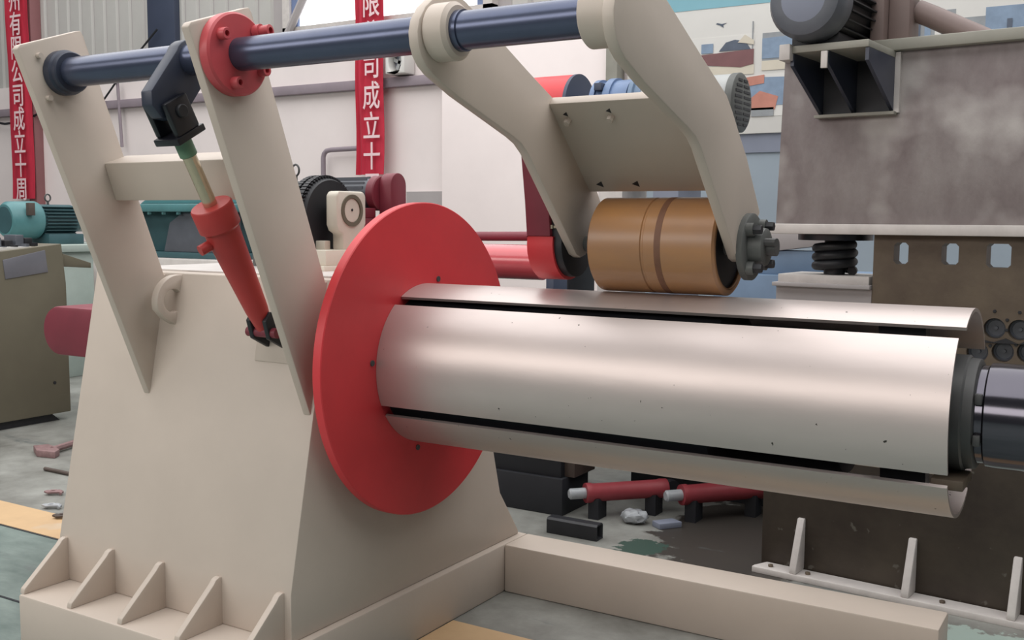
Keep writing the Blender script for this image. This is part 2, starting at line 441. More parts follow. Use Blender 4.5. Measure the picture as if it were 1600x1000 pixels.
# wall fan
t = thing('ventilation_fan', 'white framed oval wall fan beside the red banner', 'fan', (-5.39, 6.9, 3.23))
b = B(); prism(b, [(-5.53, 3.23), (-5.25, 3.23), (-5.25, 3.52), (-5.53, 3.52)], 'Y', 6.78, 6.99, 0.03, holes=[[(-5.39+0.09*math.cos(a*0.3927), 3.37+0.13*math.sin(a*0.3927)) for a in range(16)]], angle=60); obj('housing', b, 'board', t)
b = B(); lathe(b, (-5.39, 6.93, 3.37), (0, -1, 0), [(0, 0.09), (0.02, 0.09)], 24); obj('opening', b, 'slate', t)
for a in range(4):
    b = B(); box(b, -5.41, -5.37, 6.87, 6.88, 3.37, 3.46)
    bmesh.ops.rotate(b, verts=b.verts, cent=(-5.39, 6.87, 3.37), matrix=Matrix.Rotation(a*math.pi/2+0.4, 3, 'Y')); obj('blade', b, 'fangrey', t)
# pipe rail and conduit
b = B(); pipe(b, [(-6.575, 6.88, 0), (-6.575, 6.88, 2.30), (-6.56, 6.88, 2.35), (-6.52, 6.88, 2.385), (-6.45, 6.88, 2.395), (-5.85, 6.88, 2.405)], 0.03, 10)
tag(obj('bent_pipe_rail', b, 'girt', None), 'bent grey pipe rail against the white wall left of the banner', 'pipe')
b = B(); pipe(b, [(-10.4, 6.9, 3.45), (-10.34, 6.9, 2.55)], 0.022, 8)
tag(obj('conduit_rod', b, 'girt', None), 'thin grey conduit rod hanging on the wall behind the posts', 'conduit')
b = B(); pipe(b, [(-13.6, 6.86, 3.06), (-13.0, 6.86, 2.98), (-12.5, 6.86, 3.0), (-12.1, 6.86, 3.12)], 0.018, 6)
tag(obj('sagging_cable', b, 'black', None), 'black cable sagging under the girt by the left banner', 'cable')
b = B(); pipe(b, [(-10.75, 6.86, 3.14), (-10.2, 6.86, 3.6), (-9.5, 6.86, 4.1)], 0.014, 6)
tag(obj('taut_cable', b, 'black', None), 'thin dark cable rising to the navy window panel', 'cable')

# white board in front of the wall
b = B(); box(b, -4.78, -2.70, 6.86, 6.95, 0.0, 3.78, 0.008)
tag(obj('wall_panel', b, 'whitepanel', None), 'large white scuffed panel on the wall behind the roller arms', 'panel')

# display board with printed photos
t = thing('display_board', 'large printed display board with machine photos on the right wall', 'poster', (-0.6, 6.93, 2.40))
b = B(); box(b, -2.5, 3.0, 6.92, 6.96, 2.40, 4.6, 0.004); obj('panel', b, 'board', t)
def flat(name, x0, x1, z0, z1, m, lay=1, par=t):
    b = B(); box(b, x0, x1, 6.92-0.004*lay, 6.92-0.004*(lay-1), z0, z1); return obj(name, b, m, par)
flat('header_band', -2.49, -0.5, 3.62, 4.55, 'tealprint')
ph = flat('printed_photo', -1.90, -1.165, 2.965, 3.34, 'board')
flat('floor_print', -1.90, -1.165, 2.965, 3.06, 'printcream', 2, ph)
def poly(name, pts, m, lay, par):
    b = B(); prism(b, pts, 'Y', 6.92-0.004*lay, 6.92-0.004*(lay-1)); return obj(name, b, m, par)
poly('bed_print', [(-1.86, 3.17), (-1.17, 3.20), (-1.17, 3.06), (-1.30, 3.035), (-1.86, 3.10)], 'printmaroon', 3, ph)
poly('roll_print', [(-1.52, 3.20), (-1.45, 3.28), (-1.36, 3.30), (-1.26, 3.28), (-1.20, 3.20)], 'printdark', 3, ph)
flat('machine_print', -1.70, -1.58, 3.19, 3.28, 'printblue', 3, ph)
flat('post_print', -1.19, -1.18, 3.2, 3.46, 'printgrey', 3, ph)
poly('cover_print', [(-1.33, 3.27), (-1.26, 3.34), (-1.17, 3.28), (-1.17, 3.24), (-1.26, 3.26)], 'printcream', 4, ph)
ph = flat('printed_photo', -1.09, -0.6, 2.99, 3.34, 'printgrey')
poly('machine_print', [(-1.09, 3.10), (-0.7, 3.10), (-0.66, 3.2), (-0.72, 3.30), (-1.09, 3.29)], 'printblue', 2, ph)
flat('floor_print', -1.09, -0.6, 2.99, 3.08, 'printcream', 2, ph)
ph = flat('printed_photo', -1.345, -0.6, 2.56, 2.95, 'board')
poly('machine_print', [(-1.24, 2.66), (-0.85, 2.66), (-0.85, 2.92), (-1.15, 2.93), (-1.24, 2.85)], 'printblue', 2, ph)
poly('cabinet_print', [(-1.18, 2.62), (-0.95, 2.62), (-0.92, 2.74), (-1.10, 2.80), (-1.18, 2.74)], 'printorange', 3, ph)
poly('cover_print', [(-1.28, 2.93), (-1.06, 2.95), (-1.06, 2.87), (-1.22, 2.85)], 'printorange', 3, ph)
flat('base_print', -1.18, -0.96, 2.56, 2.64, 'printgrey', 3, ph)
ph = flat('printed_photo', 0.0, 0.62, 3.10, 3.40, 'printgrey')
for i in range(7):
    flat('cabinet_print', 0.03+i*0.085, 0.03+i*0.085+0.05, 3.16+0.01*(i % 2), 3.33-0.02*(i % 3), ('printdark', 'printblue', 'board')[i % 3], 2, ph)
ph = flat('printed_photo', 0.66, 0.86, 3.1, 3.32, 'printgrey')
ph = flat('printed_photo', 0.86, 1.6, 3.1, 3.39, 'printblue')
flat('floor_print', 0.86, 1.6, 3.1, 3.2, 'board', 2, ph)
flat('machine_print', 1.03, 1.07, 3.12, 3.28, 'printdark', 3, ph)
poly('bird_print', [(-1.56, 3.465), (-1.52, 3.45), (-1.48, 3.425), (-1.485, 3.45), (-1.45, 3.468), (-1.50, 3.462), (-1.545, 3.475)], 'printdark', 1, t)

# ================================================================== DECOILER
dec = thing('steel_coil_decoiler', 'cream painted steel coil decoiler with red disc and split steel mandrel', 'machine', (-0.6, 0.0, 0.0))
XR = -0.10      # right face of the box
# base frame with its shelf
b = B(); box(b, -1.24, -0.07, -0.785, 0.84, 0.0, 0.203, 0.008)
base = obj('base_frame', b, 'cream', dec)
b = B(); box(b, -0.07, 1.64, 0.65, 0.84, 0.0, 0.203, 0.008)
obj('base_beam', b, 'cream', dec)
# box body
body_prof = [(-0.59, 0.203), (-0.59, 0.362), (-0.388, 1.36), (0.388, 1.36), (0.612, 0.605), (0.665, 0.418), (0.815, 0.218), (0.815, 0.203)]
b = B(); prism(b, body_prof, 'X', -1.272, XR, 0.006)
body = obj('box_body', b, 'cream', dec)
b = B(); box(b, -1.22, -0.15, -0.33, 0.33, 1.36, 1.366); obj('top_plate', b, 'edge', body)
# ribs
for xr in (-1.232, -0.966, -0.700, -0.422, -0.140):
    b = B(); prism(b, [(-0.588, 0.203), (-0.588, 0.366), (-0.600, 0.368), (-0.614, 0.362), (-0.626, 0.348), (-0.772, 0.222), (-0.776, 0.203)], 'X', xr-0.012, xr+0.012, 0.003)
    obj('rib', b, 'cream', dec)
# posts
def slope(z): return -0.588 + 0.203*(z - 0.364)
post_prof = [(-0.935, 2.093), (-0.945, 2.08), (-0.478, 0.925), (-0.44, 0.925), (slope(1.355)+0.02, 1.355), (-0.398, 1.352), (-0.705, 2.155), (-0.715, 2.17), (-0.73, 2.166)]
for x0, x1 in ((-0.912, -0.882), (-0.142, -0.111)):
    b = B(); prism(b, post_prof, 'X', x0, x1, 0.004); obj('post', b, 'cream', dec)
# cross bar, leaning with the posts
u_ = Vector((-0.32, 0.947)).normalized(); n_ = Vector((0.947, 0.32)).normalized()
p0 = Vector((-0.64, 1.740)); p1 = p0 - u_*0.134; p2 = p1 + n_*0.10; p3 = p0 + n_*0.10
b = B(); prism(b, [tuple(p0), tuple(p1), tuple(p2), tuple(p3)], 'X', -0.884, -0.140, 0.006); obj('cross_bar', b, 'cream', dec)
# lifting lug
hole = circ(-0.432, 1.262, 0.042, 18)
b = B(); prism(b, [(slope(1.34)+0.02, 1.352)] + [(-0.405 + 0.100*math.cos(math.radians(a)), 1.258 + 0.096*math.sin(math.radians(a))) for a in range(75, 200, 12)] + [(-0.47, 1.20), (slope(1.17)+0.01, 1.17), (slope(1.17)+0.03, 1.17)], 'X', -0.828, -0.795, 0.004, holes=[hole], angle=50)
obj('lifting_lug', b, 'cream', dec)
# top shaft
SY, SZ, SR = -0.79, 2.022, 0.047
b = B(); cyl(b, (-0.86, SY, SZ), (1.11, SY, SZ), SR, seg=40); sh = obj('pivot_shaft', b, 'navy', dec)
b = B(); cyl(b, (-0.884, SY, SZ), (-0.845, SY, SZ), 0.072, bev=0.006, seg=40); cyl(b, (-0.85, SY, SZ), (-0.825, SY, SZ), 0.066, bev=0.004, seg=40)
fl = obj('end_flange', b, 'navydark', dec)
for dy, dz in ((-0.085, 0.045), (-0.055, -0.085)):
    b = B(); cyl(b, (-0.884, SY+dy, SZ+dz), (-0.865, SY+dy, SZ+dz), 0.009, seg=12); obj('pin', b, 'cream', fl)
b = B(); cyl(b, (-0.113, SY-0.005, SZ), (-0.072, SY-0.005, SZ), 0.117, bev=0.006, seg=56); rf = obj('bearing_flange', b, 'flange_red', dec)
for a in (38, 148, 252, 335):
    y = SY + 0.087*math.cos(math.radians(a)); z = SZ + 0.087*math.sin(math.radians(a))
    b = B(); socket_bolt(b, (-0.073, y, z), (1, 0, 0), 0.017, 0.026); obj('bolt', b, 'flange_red', rf)
b = B(); lathe(b, (-0.073, SY+0.062, SZ+0.068), (1, 0.15, 0.1), [(0, 0.024), (0.02, 0.024), (0.02, 0.018), (0.05, 0.018), (0.052, 0.010), (0.04, 0.010), (0.04, 0.0001)], 18, cap=False); obj('grease_port', b, 'flange_red', rf)
# lever
lev = [(SY+0.058*math.cos(math.radians(a)), SZ+0.058*math.sin(math.radians(a))) for a in range(-20, 161, 15)] + [(-0.940, 1.915), (-0.938, 1.875), (-0.905, 1.842), (-0.860, 1.838), (-0.815, 1.862), (-0.745, 1.955)]
b = B(); prism(b, lev, 'X', -0.320, -0.274, 0.004); lever = obj('lever_arm', b, 'navydark', dec)
# hydraulic cylinder
XC = -0.297
A = Vector((XC, -0.468, 1.165)); T = Vector((XC, -0.708, 1.597)); D = (T-A).normalized()
Pn = T + D*0.265
b = B(); L_ = (T-A).length
lathe(b, A + D*0.02, D, [(0, 0.024), (0.05, 0.031), (0.09, 0.037), (L_-0.105, 0.056), (L_-0.095, 0.066), (L_-0.025, 0.066), (L_-0.02, 0.062), (L_-0.02, 0.020)], 36)
hc = obj('hydraulic_cylinder', b, 'redcyl', dec)
b = B(); cyl(b, T - D*0.12, T + D*0.22, 0.0215, seg=24); obj('piston_rod', b, 'rod', hc)
b = B(); cyl(b, T + D*0.165, T + D*0.226, 0.027, seg=24, bev=0.003); obj('rod_nut', b, 'green', hc)
# clevis fork
E1 = D.cross(Vector((1, 0, 0))).normalized()
def quad(c, du, dv): return [(c + D*du[0] + E1*dv[0])]
def orient_box(bm, o, ax, ay, az, x0, x1, y0, y1, z0, z1, bev=0.0):
    r = bmesh.ops.create_cube(bm, size=1)
    bmesh.ops.scale(bm, verts=r['verts'], vec=(x1-x0, y1-y0, z1-z0))
    bmesh.ops.translate(bm, verts=r['verts'], vec=((x0+x1)/2, (y0+y1)/2, (z0+z1)/2))
    m = Matrix((ax, ay, az)).transposed().to_4x4(); m.translation = o
    bmesh.ops.transform(bm, matrix=m, verts=r['verts'])
    _bev(bm, r['verts'], bev)
ex = Vector((1, 0, 0))
b = B(); c0 = T + D*0.222
orient_box(b, c0, ex, E1, D, -0.052, 0.052, -0.058, 0.058, 0.0, 0.022, 0.004)
orient_box(b, c0, ex, E1, D, -0.050, -0.027, -0.046, 0.046, 0.02, 0.125, 0.008)
orient_box(b, c0, ex, E1, D, 0.027, 0.050, -0.046, 0.046, 0.02, 0.125, 0.008)
cl = obj('clevis', b, 'blackgloss', hc)
b = B(); pc = c0 + D*0.085; cyl(b, pc - ex*0.06, pc + ex*0.06, 0.020, seg=20, bev=0.003); obj('clevis_pin', b, 'black', hc)
# oil ports, foot brackets and pad
b = B(); pp = T - D*0.115; cyl(b, pp - E1*0.05 - ex*0.02, pp - E1*0.085 - ex*0.03, 0.017, seg=14); obj('oil_port', b, 'redcyl', hc)
b = B(); cyl(b, pp + E1*0.05 - ex*0.02, pp + E1*0.075 - ex*0.03, 0.012, seg=14); obj('oil_port', b, 'redcyl', hc)
fp = [(slope(1.205)+0.012, 1.235), (-0.505, 1.255), (-0.528, 1.225), (-0.51, 1.165), (slope(1.12)+0.012, 1.12)]
for x0 in (-0.342, -0.270):
    b = B(); prism(b, fp, 'X', x0, x0+0.018, 0.003); obj('foot_bracket', b, 'black', hc)
b = B(); cyl(b, (-0.362, -0.495, 1.185), (-0.232, -0.495, 1.185), 0.017, seg=16); obj('foot_pin', b, 'maroon', hc)
b = B(); prism(b, [(slope(1.22)-0.008, 1.22), (slope(1.22)+0.01, 1.22), (slope(1.08)+0.01, 1.08), (slope(1.08)-0.008, 1.08)], 'X', -0.385, -0.215, 0.002); pad = obj('mounting_pad', b, 'cream', hc)
b = B(); prism(b, [(slope(1.215)-0.016, 1.215), (slope(1.215)-0.007, 1.215), (slope(1.15)-0.007, 1.15), (slope(1.15)-0.016, 1.15)], 'X', -0.386, -0.352); obj('primer_tab', b, 'green', hc)

# ---- press arms
low = [(-0.87, 1.985), (-0.858, 1.958), (-0.838, 1.936), (-0.808, 1.918), (-0.70, 1.877), (-0.42, 1.792), (-0.375, 1.775), (-0.335, 1.748), (-0.295, 1.708), (-0.19, 1.605), (-0.03, 1.448)]
tip = [(0.0, 1.438), (0.035, 1.446)]
up = [(0.165, 1.585), (0.03, 1.745), (-0.055, 1.822), (-0.10, 1.865), (-0.15, 1.905), (-0.345, 1.986), (-0.66, 2.122)]
end = [(-0.70, 2.134), (-0.75, 2.130), (-0.80, 2.110), (-0.84, 2.08), (-0.866, 2.045), (-0.874, 2.015)]
arm_prof = low + tip + up + end
for x0, x1 in ((0.585, 0.615), (1.115, 1.145)):
    b = B(); prism(b, arm_prof, 'X', x0, x1, 0.004, angle=45); a_ = obj('press_arm', b, 'cream', dec)
    if x0 < 1:
        b = B(); cyl(b, (0.61, SY, SZ), (0.683, SY, SZ), 0.072, bev=0.01, seg=40); obj('boss', b, 'cream', a_)
        b = B(); cyl(b, (0.68, SY, SZ), (0.70, SY, SZ), 0.051, seg=40); obj('collar', b, 'navy', a_)
    else:
        b = B(); cyl(b, (1.045, SY, SZ), (1.118, SY, SZ), 0.073, bev=0.004, seg=40); obj('boss', b, 'cream', a_)
# plate between the arms
pA = Vector((-0.218, 1.902)); pB = Vector((0.057, 1.648)); dd = (pB-pA).normalized(); nn = Vector((-dd.y, dd.x))
b = B(); prism(b, [tuple(pA), tuple(pB), tuple(pB+nn*0.03), tuple(pA+nn*0.03)], 'X', 0.613, 1.117, 0.003)
cp = obj('cross_plate', b, 'cream', dec)
def on_plate(s, x, h): q = pA + dd*s - nn*h; return Vector((x, q.x, q.y))
pn3 = Vector((0, -nn.x, -nn.y)); L3 = (pB-pA).length
for s, x in ((0.065, 0.655), (0.06, 0.80)):
    b = B(); hexbolt(b, on_plate(s, x, 0), pn3, 0.011, 0.02); obj('bolt', b, 'cream', cp)
    b = B(); lathe(b, on_plate(s-0.022, x, -0.001), pn3, [(0, 0.010), (0.002, 0.010)], 3); obj('slot', b, 'black', cp)
for s, x in ((L3-0.035, 0.665), (L3-0.035, 0.79)):
    b = B(); lathe(b, on_plate(s, x, -0.001), pn3, [(0, 0.015), (0.002, 0.015)], 3); obj('slot', b, 'black', cp)
# roller
RY, RZ, RR = 0.035, 1.4815, 0.1475
b = B()
lathe(b, (0.69, RY, RZ), (1, 0, 0), [(0, 0.10), (0.0, RR-0.008), (0.006, RR), (0.178, RR), (0.181, RR-0.003), (0.186, RR-0.003), (0.189, RR), (0.404, RR), (0.41, RR-0.008), (0.41, RR-0.02)], 64, cap=False)
ringx(b, 1.095, 1.10, RY, RZ, RR-0.018, RR-0.022)
ro = obj('press_roller', b, 'bronze', dec, smooth=30)
b = B(); ringx(b, 0.915, 0.935, RY, RZ, RR+0.0006, RR-0.002, 64); obj('worn_band', b, 'bronze_groove', ro)
b = B(); cyl(b, (0.69, RY, RZ), (1.085, RY, RZ), RR-0.02, seg=40); obj('roller_core', b, 'black', ro)
b = B(); cyl(b, (0.575, RY, RZ), (1.20, RY, RZ), 0.025, seg=20); obj('axle', b, 'darkgrey', ro)
# bearing block outside the arm
b = B(); lathe(b, (1.143, RY+0.02, RZ), (1, 0, 0), [(0, 0.10), (0.018, 0.10), (0.022, 0.095), (0.022, 0.062), (0.06, 0.055), (0.065, 0.045), (0.065, 0.03)], 40)
bearing = obj('bearing_housing', b, 'darkgrey', dec)
for a in (50, 140, 230, 320):
    y = RY+0.02 + 0.080*math.cos(math.radians(a)); z = RZ + 0.080*math.sin(math.radians(a))
    b = B(); cyl(b, (1.163, y, z), (1.185, y, z), 0.020, seg=16); obj('boss', b, 'darkgrey', bearing)
    b = B(); hexbolt(b, (1.184, y, z), (1, 0, 0), 0.015, 0.024); obj('bolt', b, 'black', bearing)
b = B(); cyl(b, (1.20, RY+0.02, RZ), (1.235, RY+0.02, RZ), 0.026, seg=20); cyl(b, (1.205, RY-0.01, RZ+0.015), (1.245, RY-0.02, RZ+0.015), 0.012, seg=8); obj('end_cap', b, 'steelin', bearing)
# chain guard of the roller drive
gp = [(RY + 0.118*math.cos(math.radians(a)), RZ + 0.118*math.sin(math.radians(a))) for a in range(168, 361, 12)]
up_r = [(0.145, 1.62), (0.02, 1.80)]; up_l = [(-0.16, 1.80), (-0.095, 1.56)]
b = B(); prism(b, [(-0.085, 1.506)] + gp + [(0.15, 1.506)], 'X', 0.462, 0.556, 0.003, angle=40); cg = obj('chain_guard', b, 'red', dec)
b = B(); prism(b, [(-0.085, 1.506), (0.15, 1.506)] + [(0.10, 1.64), (-0.04, 1.82), (-0.135, 1.82), (-0.10, 1.62)], 'X', 0.462, 0.548, 0.003); obj('guard_cover', b, 'maroon', cg)
b = B(); prism(b, [(RY + 0.108*math.cos(math.radians(a)), RZ + 0.108*math.sin(math.radians(a))) for a in range(168, 361, 12)] + [(0.10, 1.64), (-0.04, 1.80), (-0.12, 1.80), (-0.085, 1.62)], 'X', 0.548, 0.583, 0.002)
obj('guard_side', b, 'black', cg)
for i in range(6):
    zz = 1.53 + i*0.042; yb = -0.078 - 0.008*i
    b = B(); box(b, 0.549, 0.556, yb-0.006, yb+0.002, zz, zz+0.012); box(b, 0.560, 0.576, yb-0.006, yb+0.002, zz+0.002, zz+0.01); obj('chain_link', b, 'rod', cg)

# ---- mandrel
MZ, MR = 1.053, 0.280
b = B(); lathe(b, (-0.036, 0, 1.065), (1, 0, 0), [(0, 0.548), (0.003, 0.551), (0.033, 0.551), (0.036, 0.548)], 128)
disc = obj('guide_disc', b, 'red', dec, smooth=30)
b = B(); cyl(b, (-0.105, 0, MZ), (-0.02, 0, MZ), 0.16, seg=40); obj('hub', b, 'red', disc)
for y, z in ((-0.30, 1.083), (0.075, 1.345), (-0.05, 0.755)):
    b = B(); cyl(b, (-0.001, y, z), (0.004, y, z), 0.010, seg=12); obj('bolt', b, 'steelin', disc)
b = B(); lathe(b, (-0.02, 0, MZ), (1, 0, 0), [(0, 0.245), (1.15, 0.245), (1.18, 0.20), (1.50, 0.20), (1.52, 0.145), (1.72, 0.145)], 48); core = obj('mandrel_core', b, 'black', dec)  # wide black liner section added so the shell gaps read dark
for a0, a1, xe in ((50.6, -25.0, 1.775), (59.4, 147, 1.787), (-33.8, -120, 1.772), (157, 231, 1.772)):
    b = B(); shell(b, 0.001, xe, 0, MZ, MR, 0.010, a0, a1, 32, 8); obj('mandrel_shell', b, 'steel', dec, smooth=50)
for a in (12, 102, 192, 282):
    for xs in (1.62,):
        b = B(); box(b, xs-0.06, xs+0.06, -0.03, 0.03, 0.140, 0.262)
        bmesh.ops.rotate(b, verts=b.verts, cent=(0, 0, 0), matrix=Matrix.Rotation(math.radians(a-90), 3, 'X'))
        bmesh.ops.translate(b, verts=b.verts, vec=(0, 0, MZ)); obj('wedge_block', b, 'black', core)
b = B(); lathe(b, (1.70, 0, MZ), (1, 0, 0), [(0, 0.155), (0.08, 0.155), (0.085, 0.150), (0.085, 0.148), (0.108, 0.146), (0.112, 0.14), (0.112, 0.12)], 48); er = obj('end_ring', b, 'steelin', dec)
b = B(); lathe(b, (1.80, 0, MZ), (1, 0, 0), [(0, 0.130), (0.03, 0.130), (0.035, 0.137), (0.06, 0.1385), (0.75, 0.1385), (0.76, 0.13)], 56); es = obj('end_cylinder', b, 'polished', dec)
for a in (155, 200):
    y = 0.138*math.cos(math.radians(a)); z = MZ + 0.138*math.sin(math.radians(a))
    b = B(); box(b, 1.812, 1.83, y-0.010, y+0.010, z-0.014, z+0.014, 0.003); obj('retaining_clip', b, 'steelin', er)
b = B(); box(b, 1.72, 1.80, -0.16, -0.02, MZ-0.178, MZ-0.15, 0.004); obj('key_block', b, 'brown', er)

# ---- drive on top of the box
t = dec
b = B(); box(b, -0.60, -0.38, -0.10, 0.30, 1.36, 1.385, 0.003); box(b, -0.58, -0.39, -0.08, 0.28, 1.385, 1.442, 0.003); dm = obj('drive_pedestal', b, 'cream2', dec)
b = B(); prism(b, [(0.03, 1.44), (0.125, 1.44), (0.125, 1.50), (0.15, 1.515), (0.163, 1.54), (0.163, 1.645), (0.150, 1.66), (0.010, 1.66), (-0.005, 1.645), (-0.005, 1.535), (0.006, 1.512), (0.03, 1.50)], 'X', -0.455, -0.40, 0.008, angle=40)
bk = obj('pillow_block', b, 'cream2', dec)
b = B(); ringx(b, -0.402, -0.394, 0.078, 1.588, 0.060, 0.046, 32); obj('bearing_ring', b, 'desk', bk)
b = B(); cyl(b, (-0.41, 0.078, 1.588), (-0.398, 0.078, 1.588), 0.043, seg=28); obj('bearing_cover', b, 'cream2', bk)
b = B(); cyl(b, (-0.40, 0.078, 1.590), (-0.396, 0.078, 1.590), 0.005, seg=10); obj('grease_hole', b, 'black', bk)
b = B(); box(b, -0.50, -0.455, -0.012, 0.02, 1.44, 1.475, 0.003); obj('foot', b, 'cream2', bk)
b = B(); lathe(b, (-0.60, 0.078, 1.565), (1, 0, 0), [(0, 0.05), (0, 0.138), (0.018, 0.146), (0.085, 0.146), (0.10, 0.138), (0.10, 0.05)], 48); sp = obj('sprocket', b, 'black', dec)
b = B(); cyl(b, (-0.80, 0.078, 1.588), (-0.44, 0.078, 1.588), 0.028, seg=20); obj('drive_shaft', b, 'darkgrey', sp)
# roller chain over the sprocket and down into the box
path = []
for i in range(31): a = math.radians(180 - i*180/30); path.append((0.078 + 0.150*math.cos(a), 1.565 + 0.150*math.sin(a)))
left = [(-0.072, 1.565 - 0.0156*i) for i in range(1, 13)]; right = [(0.228, 1.565 - 0.0156*i) for i in range(1, 13)]
link_me = None
for (y, z) in left[::-1] + path + right:
    ang = math.atan2(z-1.565, y-0.078) if z > 1.565 else (math.pi if y < 0.078 else 0)
    if link_me is None:
        b = B()
        for xx in (-0.030, 0.006):
            box(b, xx, xx+0.024, -0.005, 0.007, -0.006, 0.006)
        box(b, -0.038, 0.038, -0.003, 0.003, -0.003, 0.003)
        o = obj('chain_link', b, 'black', sp); link_me = o.data
        bmv = None
    else:
        o = bpy.data.objects.new('chain_link', link_me); C.objects.link(o); o.parent = sp
    o.location = (-0.55 - (-0.6) + 0.0, y, z); o.rotation_euler = (ang, 0, 0)
# undo root offset baked in the shared link mesh
link_me.transform(Matrix.Translation(OFF[sp.name]))
# maroon gear guard and its motor
b = B(); prism(b, [(0.317, 1.37), (0.417, 1.37)] + arc(0.367, 1.69, 0.05, 0, 180, 14), 'X', -0.46, -0.40, 0.004, angle=40); mg = obj('gear_guard', b, 'maroon', dec)
b = B(); box(b, -0.62, -0.46, 0.20, 0.41, 1.36, 1.56, 0.005); box(b, -0.56, -0.462, 0.20, 0.30, 1.56, 1.60, 0.004); obj('gearbox', b, 'maroon', mg)
b = B(); cyl(b, (-0.50, 0.345, 1.66), (-0.46, 0.345, 1.66), 0.07, seg=28, bev=0.004); obj('motor_flange', b, 'maroon', mg)
b = B(); lathe(b, (-0.80, 0.345, 1.66), (1, 0, 0), [(0, 0.05), (0.01, 0.06), (0.30, 0.06)], 32)
for i in range(18):
    a = i*2*math.pi/18; box(b, -0.79, -0.52, 0.345+0.06*math.cos(a)-0.003, 0.345+0.06*math.cos(a)+0.003, 1.66+0.06*math.sin(a)-0.006, 1.66+0.06*math.sin(a)+0.006)
obj('drive_motor', b, 'motorgrey', mg)
b = B(); pipe(b, [(-0.70+0.018*math.cos(a*0.393), 0.10, 1.745+0.022*math.sin(a*0.393)) for a in range(17)], 0.004, 8); obj('eye_bolt', b, 'steelin', sp)
b = B(); box(b, -0.95, -0.62, 0.05, 0.16, 1.62, 1.70, 0.006); box(b, -0.90, -0.70, 0.06, 0.15, 1.36, 1.62); cyl(b, (-0.70, 0.10, 1.70), (-0.70, 0.10, 1.725), 0.007, seg=8); obj('brake_housing', b, 'darkgrey', sp)
b = B(); box(b, -0.145, -0.118, -0.36, -0.30, 1.20, 1.33, 0.003); obj('switch_box', b, 'edge', dec)
# belt guard on the far end of the box
pts = [(-1.262, 0.93), (-1.262, 1.15), (-2.08, 1.15)] + [(-2.08 + 0.112*math.cos(math.radians(a)), 1.038 + 0.112*math.sin(math.radians(a))) for a in range(95, 268, 12)] + [(-2.08, 0.926)]
b = B(); prism(b, pts, 'Y', 0.0, 0.26, 0.012, angle=40); bg = obj('belt_guard', b, 'maroon', dec)
b = B(); box(b, -2.02, -1.30, 0.06, 0.25, 0.0, 0.66, 0.008); obj('motor_base', b, 'redcyl', bg)
b = B(); box(b, -1.85, -1.5, 0.08, 0.22, 0.66, 0.93); obj('motor_body', b, 'tealdark', bg)

# ================================================================== STRAIGHTENER (rear right)
st = thing('plate_straightener', 'tall rust-stained plate straightener with spring mount behind the mandrel end', 'machine', (0.74, 1.56, 0), math.radians(-5), local=True)
def slot(u0, u1, z0, z1): return [(u0, z0), (u1, z0), (u1, z1), (u0, z1)]
def rslot(u0, u1, z0, z1, r=0.012):
    return [(u0+r, z0), (u1-r, z0), (u1, z0+r), (u1, z1-r), (u1-r, z1), (u0+r, z1), (u0, z1-r), (u0, z0+r)]
rolls = [(0.927, 1.144), (1.016, 1.143), (0.868, 1.046), (0.961, 1.054), (1.052, 1.058)]
holes = [rslot(0.528, 0.586, 1.385, 1.474), rslot(0.716, 0.781, 1.388, 1.474), rslot(0.884, 0.974, 1.382, 1.476)] + [circ(u, z, 0.041, 20) for u, z in rolls]
b = B(); prism(b, [(0.445, 0.55), (2.4, 0.55), (2.4, 1.505), (0.445, 1.505)], 'Y', 0.02, 0.10, holes=holes); obj('side_plate', b, 'brown', st)
b = B(); prism(b, [(0.0, 0.0), (2.4, 0.0), (2.4, 0.56), (1.30, 0.56), (1.2, 0.62), (0.445, 0.62), (0.445, 0.90), (0.0, 0.90)], 'Y', 0.0, 0.09, 0.003); lp = obj('lower_plate', b, 'brownlow', st)
for u, z in rolls:
    b = B(); lathe(b, (u, 0.07, z), (0, -1, 0), [(0, 0.041), (0.02, 0.040), (0.022, 0.033), (0.016, 0.030), (0.016, 0.008), (0.024, 0.007), (0.024, 0.0001)], 24, cap=False); obj('roll_end', b, 'motorgrey', st)
b = B(); prism(b, [(0.82, 1.085), (1.5, 1.10), (1.5, 1.118), (1.07, 1.118), (1.016, 1.088), (0.97, 1.108), (0.927, 1.090), (0.87, 1.10)], 'Y', 0.012, 0.022); obj('roll_gap', b, 'black', st)
for u, z in ((0.925, 1.212), (1.015, 1.212), (0.972, 1.18), (0.972, 1.14), (0.915, 1.075), (1.008, 1.085)):
    b = B(); hexbolt(b, (u, 0.022, z), (0, -1, 0), 0.007, 0.006); obj('bolt', b, 'black', st)
# foot flange and stiffeners
b = B(); prism(b, [(0.03, -0.005), (2.4, -0.005), (2.4, -0.105), (0.0, -0.105), (0.0, -0.08)], 'Z', 0.0, 0.026, 0.002); ff = obj('foot_flange', b, 'edge', st)
for u in (0.185, 0.662, 1.062, 1.5):
    b = B(); prism(b, [(0.002, 0.026), (0.002, 0.255), (-0.018, 0.255), (-0.100, 0.05), (-0.100, 0.026)], 'X', u-0.016, u+0.016, 0.005); obj('stiffener', b, 'edge', ff)
for u in (0.07, 0.24, 0.80):
    b = B(); hexbolt(b, (u, -0.06, 0.026), (0, 0, 1), 0.012, 0.01); obj('bolt', b, 'brown', ff)
# crosshead
b = B(); prism(b, [(0.02, 1.545), (2.4, 1.545), (2.4, 2.25), (0.04, 2.25)], 'Y', 0.0, 0.10, 0.003); ch = obj('crosshead_plate', b, 'rust', st)
b = B(); box(b, 0.015, 2.4, -0.05, 0.30, 1.505, 1.548, 0.004); obj('bottom_flange', b, 'edge', ch)
b = B(); box(b, 0.03, 2.4, -0.04, 0.40, 2.245, 2.292, 0.006); obj('top_flange', b, 'olive', ch)
